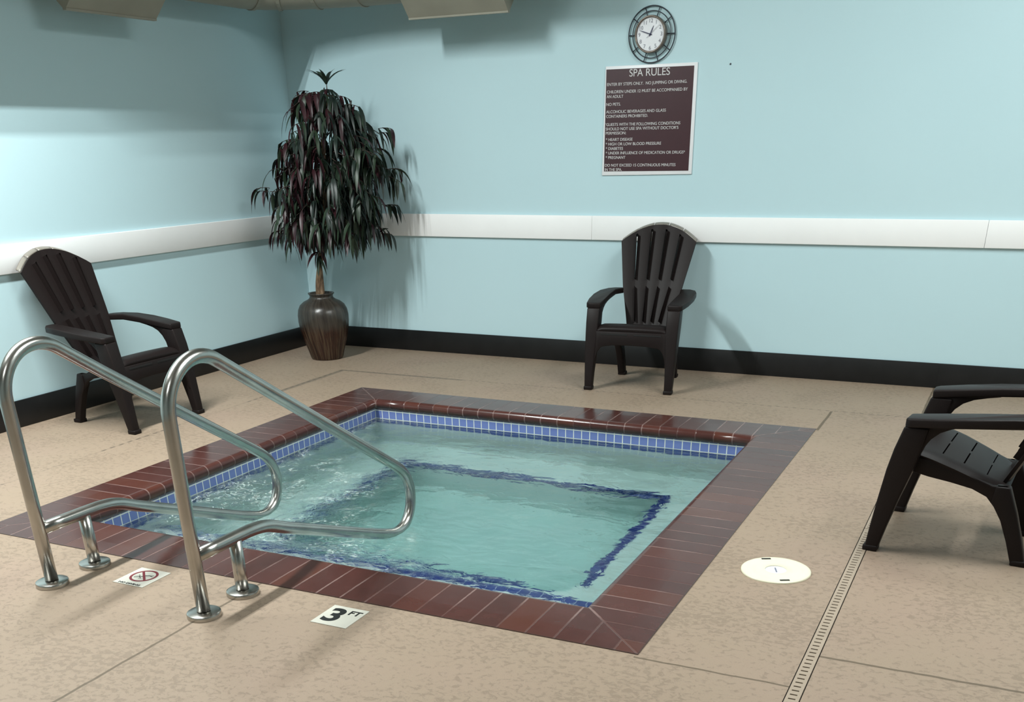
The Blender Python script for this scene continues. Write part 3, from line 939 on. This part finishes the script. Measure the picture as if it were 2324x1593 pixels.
# upright tuft on top
tp = axis(1.80); branch([axis(1.74), tp, tp+Vector((0.0, 0, 0.06))])
for k in range(8):
    a = k*2*PI/8+0.3
    leaf(tp+Vector((0, 0, 0.05)), Vector((math.cos(a)*0.55, math.sin(a)*0.55, 0.85)), 0.175, 0.028, 0 if k % 3 else 1, 0.85)
for k in range(16):
    a = k*2*PI/16
    leaf(tp+Vector((0, 0, 0.02)), Vector((math.cos(a), math.sin(a), 0.62)), 0.24, 0.021, (0, 2, 0, 1)[k % 4], 3.0)
obj('foliage', fol, [M['leaf_a'], M['leaf_b'], M['leaf_c'], M['twig']], tree, recalc=False)

# ------------------------------------------------------------------ lettering helper
def text_mesh(body, size, align='LEFT', xscale=1.0, extrude=0.0008, bold=0.0):
    cu = bpy.data.curves.new('txt', 'FONT'); cu.body = body; cu.size = size; cu.align_x = align; cu.extrude = extrude; cu.offset = bold
    o = bpy.data.objects.new('txt', cu); COL.objects.link(o)
    dg = bpy.context.evaluated_depsgraph_get(); dg.update()
    me = bpy.data.meshes.new_from_object(o.evaluated_get(dg))
    bpy.data.objects.remove(o); bpy.data.curves.remove(cu)
    return me


def add_text(bm, body, size, place, width=None, align='LEFT', bold=0.0, extrude=0.0008):
    """place(u,v,w)->xyz ; width squeezes the line to a measured length"""
    me = text_mesh(body, size, align, 1.0, extrude, bold)
    xsv = [v.co.x for v in me.vertices]
    if not xsv: return
    x0, x1 = min(xsv), max(xsv); k = 1.0
    if width: k = width/(x1-x0)
    vm = [bm.verts.new(place((v.co.x-x0 if align == 'LEFT' else v.co.x)*k, v.co.y, v.co.z)) for v in me.vertices]
    for p in me.polygons:
        try: bm.faces.new([vm[i] for i in p.vertices])
        except ValueError: pass
    bpy.data.meshes.remove(me)


# ------------------------------------------------------------------ spa rules sign
SX, SZ = 2.893, 1.262
sign = tag(empty('rules_sign', (SX, -0.001, SZ)), 'maroon and white spa rules sign on the wall below the clock', 'sign')
b = bmesh.new()
prism(b, [(2.576, 1.261), (3.211, 1.266), (3.210, 1.903), (2.586, 1.904)], 0.0, 0.008, lambda u, v, w: Vector((u-SX, -w, v-SZ)))
o = obj('board', b, M['sign_white'], sign); bevel(o, 0.002)
b = bmesh.new()
prism(b, [(2.591, 1.286), (3.189, 1.287), (3.188, 1.885), (2.592, 1.886)], 0.008, 0.0092, lambda u, v, w: Vector((u-SX, -w, v-SZ)))
obj('face_panel', b, M['maroon'], sign)
rules = [("ENTER BY STEPS ONLY.  NO JUMPING OR DIVING.", 2.600, 1.792, 3.147), ("CHILDREN UNDER 12 MUST BE ACCOMPANIED BY", 2.600, 1.749, 3.154), ("AN ADULT", 2.599, 1.722, 2.716), ("NO PETS.", 2.598, 1.677, 2.699), ("ALCOHOLIC BEVERAGES AND GLASS", 2.598, 1.634, 3.014), ("CONTAINERS PROHIBITED.", 2.599, 1.607, 2.892), ("'GUESTS WITH THE FOLLOWING CONDITIONS", 2.597, 1.559, 3.116), ("SHOULD NOT USE SPA WITHOUT DOCTOR'S", 2.598, 1.533, 3.105), ("PERMISSION:", 2.599, 1.508, 2.743), ("* HEART DISEASE", 2.600, 1.470, 2.791), ("* HIGH OR LOW BLOOD PRESSURE", 2.600, 1.443, 2.992), ("* DIABETES", 2.601, 1.416, 2.725), ("* UNDER INFLUENCE OF MEDICATION OR DRUGS*", 2.602, 1.389, 3.159), ("* PREGNANT", 2.602, 1.362, 2.744), ("DO NOT EXCEED 15 CONTINUOUS MINUTES", 2.598, 1.315, 3.099), ("IN THE SPA.", 2.598, 1.2885, 2.721)]
b = bmesh.new()
for body, x0, z0, x1 in rules:
    add_text(b, body, 0.0245, lambda u, v, w, x0=x0, z0=z0: Vector((x0+u-SX, -0.0101-w, z0+v-SZ)), x1-x0, bold=0.0)
obj('rules_lettering', b, M['letter'], sign)
for word, x0, wd_ in (("SPA", 2.754, 0.093), ("RULES", 2.868, 0.161)):
    b = bmesh.new()
    add_text(b, word, 0.060, lambda u, v, w: Vector((x0+u-SX, -0.0101-w, 1.8405+v-SZ)), wd_)
    obj('title_word', b, M['letter'], sign)

# ------------------------------------------------------------------ wall clock
KX, KZ = 2.8965, 2.066
clock = tag(empty('wall_clock', (KX, 0, KZ)), 'round white wall clock with a black spoked wire ring', 'clock')
def ringtube(R_, y, r, seg=64):
    bb = bmesh.new()
    P = [Vector((R_*math.sin(2*PI*k/seg), y, R_*math.cos(2*PI*k/seg))) for k in range(seg)]
    rings = []
    for k in range(seg):
        a = 2*PI*k/seg; er = Vector((math.sin(a), 0, math.cos(a)))
        rings.append([bb.verts.new(P[k] + er*(r*math.cos(q*PI/4)) + Vector((0, r*math.sin(q*PI/4), 0))) for q in range(8)])
    for k in range(seg):
        A, B = rings[k], rings[(k+1) % seg]
        for q in range(8):
            bb.faces.new((A[q], A[(q+1) % 8], B[(q+1) % 8], B[q]))
    return bb
obj('outer_ring', ringtube(0.1545, -0.012, 0.0038), M['iron'], clock, smooth=True)
obj('inner_ring', ringtube(0.128, -0.012, 0.0028), M['iron'], clock, smooth=True)
for k in range(10):
    a = math.radians(18+36*k)
    b = bmesh.new(); e = Vector((math.sin(a), 0, math.cos(a)))
    tube(b, [e*0.096+Vector((0, -0.012, 0)), e*0.125+Vector((0, -0.012, 0)), e*0.155+Vector((0, -0.012, 0))], 0.003, 8)
    obj('spoke', b, M['iron'], clock, smooth=True)
def disc_prof(name, prof, mat):
    bb = bmesh.new()
    lathe(bb, prof, 64)
    for v in bb.verts: v.co = Vector((v.co.x, -v.co.z, v.co.y))
    return obj(name, bb, mat, clock, smooth=True)
disc_prof('bezel', [(0.090, 0.001), (0.103, 0.004), (0.1045, 0.03), (0.1025, 0.048), (0.098, 0.054), (0.092, 0.050), (0.0905, 0.042)], M['bezel'])
disc_prof('dial', [(0.092, 0.040), (0.0, 0.0405)], M['dial'])
for hnum in range(1, 13):
    b = bmesh.new()
    a = math.radians(30*hnum); rr = 0.0735
    cx_, cz_ = rr*math.sin(a), rr*math.cos(a)
    add_text(b, str(hnum), 0.030, lambda u, v, w: Vector((cx_+u, -0.0412-w, cz_+v-0.0105)), None, 'CENTER', extrude=0.0002)
    obj('numeral', b, M['numeral'], clock)
def hand(name, ang, L, tail, w, y, mat):
    a = math.radians(ang); e = Vector((math.sin(a), 0, math.cos(a))); s = Vector((math.cos(a), 0, -math.sin(a)))
    bb = bmesh.new()
    pts = [(-tail, w*0.5), (0, w*0.6), (L*0.6, w*0.5), (L, w*0.12)]
    outl = pts + [(u, -v) for u, v in pts[::-1]]
    prism(bb, outl, y, y+0.0012, lambda u, v, q: e*u + s*v + Vector((0, -q, 0)))
    return obj(name, bb, mat, clock)
hand('hour_hand', 24, 0.050, 0.012, 0.0062, 0.0425, M['hand'])
hand('minute_hand', 288, 0.078, 0.012, 0.0050, 0.0440, M['hand'])
hand('second_hand', 50, 0.078, 0.030, 0.0016, 0.0455, M['numeral'])
disc_prof('hub', [(0.005, 0.041), (0.005, 0.048), (0.0, 0.0485)], M['hand'])

# small screw head left in the wall
b = bmesh.new(); lathe(b, [(0.0055, 0.0), (0.005, 0.004), (0.0, 0.005)], 14)
for v in b.verts: v.co = Vector((v.co.x, -v.co.z, v.co.y))
s_ = tag(obj('wall_screw', b, M['iron']), 'tiny dark screw in the wall right of the sign', 'screw'); s_.location = (3.419, 0, 1.884)

# ------------------------------------------------------------------ deck markers
def marker(name, x0, x1, y0, y1, label):
    r = tag(empty(name, ((x0+x1)/2, (y0+y1)/2, 0)), label, 'sign')
    b = bmesh.new(); box(b, x0-(x0+x1)/2, x1-(x0+x1)/2, y0-(y0+y1)/2, y1-(y0+y1)/2, 0.0, 0.0022)
    obj('plate', b, M['marker'], r)
    return r
mk = marker('depth_marker', 3.291, 3.439, -4.660, -4.5065, 'white square depth marker reading 3 FT on the deck')
b = bmesh.new(); me = None
add_text(b, "3", 0.1445, lambda u, v, w: Vector((3.3085-3.365+u, -4.6295+4.5833+v, 0.0024+w)), 0.062, bold=0.0042, extrude=0.0003)
obj('numeral', b, M['ink'], mk)
b = bmesh.new()
add_text(b, "FT", 0.046, lambda u, v, w: Vector((3.382-3.365+u, -4.561+4.5833+v, 0.0027+w)), 0.047, bold=0.0011, extrude=0.0004)
obj('lettering', b, M['ink'], mk)
nd = marker('no_diving_marker', 2.365, 2.5155, -4.663, -4.506, 'white square no diving marker between the handrail feet')
NX_, NY_ = 2.44025, -4.5845
b = bmesh.new()
c0 = Vector((2.4395-NX_, -4.5725-NY_, 0)); seg = 48
def annul(bm_, c, ro, ri, z):
    A = [bm_.verts.new(c+Vector((ro*math.cos(2*PI*k/seg), ro*math.sin(2*PI*k/seg), z))) for k in range(seg)]
    B = [bm_.verts.new(c+Vector((ri*math.cos(2*PI*k/seg), ri*math.sin(2*PI*k/seg), z))) for k in range(seg)]
    for k in range(seg):
        j = (k+1) % seg
        bm_.faces.new((A[k], A[j], B[j], B[k]))
annul(b, c0, 0.0555, 0.0455, 0.0027)
dv = Vector((1, -1, 0)).normalized(); pv = Vector((1, 1, 0)).normalized()
b.faces.new([b.verts.new(c0+p+Vector((0, 0, 0.00275))) for p in (dv*0.048+pv*0.0048, -dv*0.048+pv*0.0048, -dv*0.048-pv*0.0048, dv*0.048-pv*0.0048)])
obj('prohibition_ring', b, M['red'], nd)
b = bmesh.new()
def stroke(pts, w, z=0.0025):
    P = [c0+Vector((x, y, z)) for x, y in pts]
    for p, q in zip(P, P[1:]):
        d = (q-p).normalized(); s = Vector((-d.y, d.x, 0))*w/2; e = d*w*0.3
        b.faces.new([b.verts.new(v) for v in (p-e-s, q+e-s, q+e+s, p-e+s)])
stroke([(-0.030, -0.022), (-0.012, -0.012), (0.006, 0.004), (0.020, 0.010)], 0.006)       # body
stroke([(0.020, 0.010), (0.036, 0.016)], 0.004); stroke([(0.020, 0.010), (0.038, 0.005)], 0.0035)   # legs
stroke([(-0.012, -0.012), (-0.020, 0.000), (-0.028, 0.004)], 0.0022)
stroke([(-0.010, -0.014), (0.004, -0.022), (-0.004, -0.028)], 0.0025)
stroke([(-0.040, -0.010), (-0.030, -0.004), (-0.018, -0.004)], 0.0018)
obj('diver_pictogram', b, M['ink'], nd)
b = bmesh.new()
add_text(b, "NO DIVING", 0.0155, lambda u, v, w: Vector((2.388-NX_+u, -4.6575-NY_+v, 0.0027+w)), 0.106, bold=0.0004, extrude=0.0004)
obj('lettering', b, M['ink'], nd)

# ------------------------------------------------------------------ skimmer lid
sk = tag(empty('skimmer_lid', (4.680, -3.560, 0)), 'round cream skimmer lid in the deck right of the spa', 'lid')
b = bmesh.new()
lathe(b, [(0.132, 0.0), (0.132, 0.004), (0.128, 0.0065), (0.112, 0.0068), (0.106, 0.0062), (0.098, 0.0072), (0.088, 0.0072), (0.080, 0.0056), (0.044, 0.0058), (0.042, 0.0072), (0.0405, 0.0066), (0.0402, 0.003)], 72)
obj('lid_body', b, M['cream'], sk, smooth=True)
b = bmesh.new(); lathe(b, [(0.0402, 0.0034), (0.0, 0.0036)], 40); gz = obj('centre_disc', b, M['gauge'], sk)
b = bmesh.new(); box(b, -0.0025, 0.0025, -0.022, 0.022, 0.0035, 0.0046)
for v in b.verts: v.co = Matrix.Rotation(math.radians(20), 4, 'Z') @ v.co
obj('needle', b, M['numeral'], gz)
for (xx, yy, rz) in ((-0.059, 0.094, 25), (0.054, -0.096, 25)):
    b = bmesh.new(); box(b, -0.018, 0.018, -0.0055, 0.0055, 0.004, 0.0079)
    for v in b.verts: v.co = Matrix.Translation((xx, yy, 0)) @ Matrix.Rotation(math.radians(rz), 4, 'Z') @ v.co
    obj('finger_slot', b, M['dark'], sk)

# ------------------------------------------------------------------ trench drain
DXC = (DX0+DX1)/2
dr = tag(empty('trench_drain', (DXC, -3.0, 0)), 'long narrow slotted drain running between the spa and the right chair', 'drain')
b = bmesh.new()
x0, x1 = DX0-DXC, DX1-DXC
def q4(*p): b.faces.new([b.verts.new(v) for v in p])
ya, yb = DY0+3.0, DY1+3.0
q4((x0, ya, -0.05), (x1, ya, -0.05), (x1, yb, -0.05), (x0, yb, -0.05))
q4((x0, ya, -0.05), (x0, yb, -0.05), (x0, yb, 0.0), (x0, ya, 0.0))
q4((x1, ya, -0.05), (x1, ya, 0.0), (x1, yb, 0.0), (x1, yb, -0.05))
q4((x0, ya, -0.05), (x0, ya, 0.0), (x1, ya, 0.0), (x1, ya, -0.05))
q4((x0, yb, -0.05), (x1, yb, -0.05), (x1, yb, 0.0), (x0, yb, 0.0))
obj('channel', b, M['channel'], dr)
for (y0, y1) in ((DY0, -5.385), (-5.38, -2.945), (-2.94, DY1)):
    b = bmesh.new()
    us = [x0+0.0035, x0+0.012, x1-0.014, x1-0.0035]
    n = int((y1-y0-0.02)/0.0275)
    vs = [y0]
    for k in range(n):
        yc = y0+0.016+0.0275*k; vs += [yc-0.0035, yc+0.0035]
    vs.append(y1)
    sheet(b, us, vs, lambda u, v: Vector((u, v+3.0, 0.001)), lambda i, j: i == 1 and j % 2 == 1, 0.006)
    obj('grate', b, M['grate'], dr)
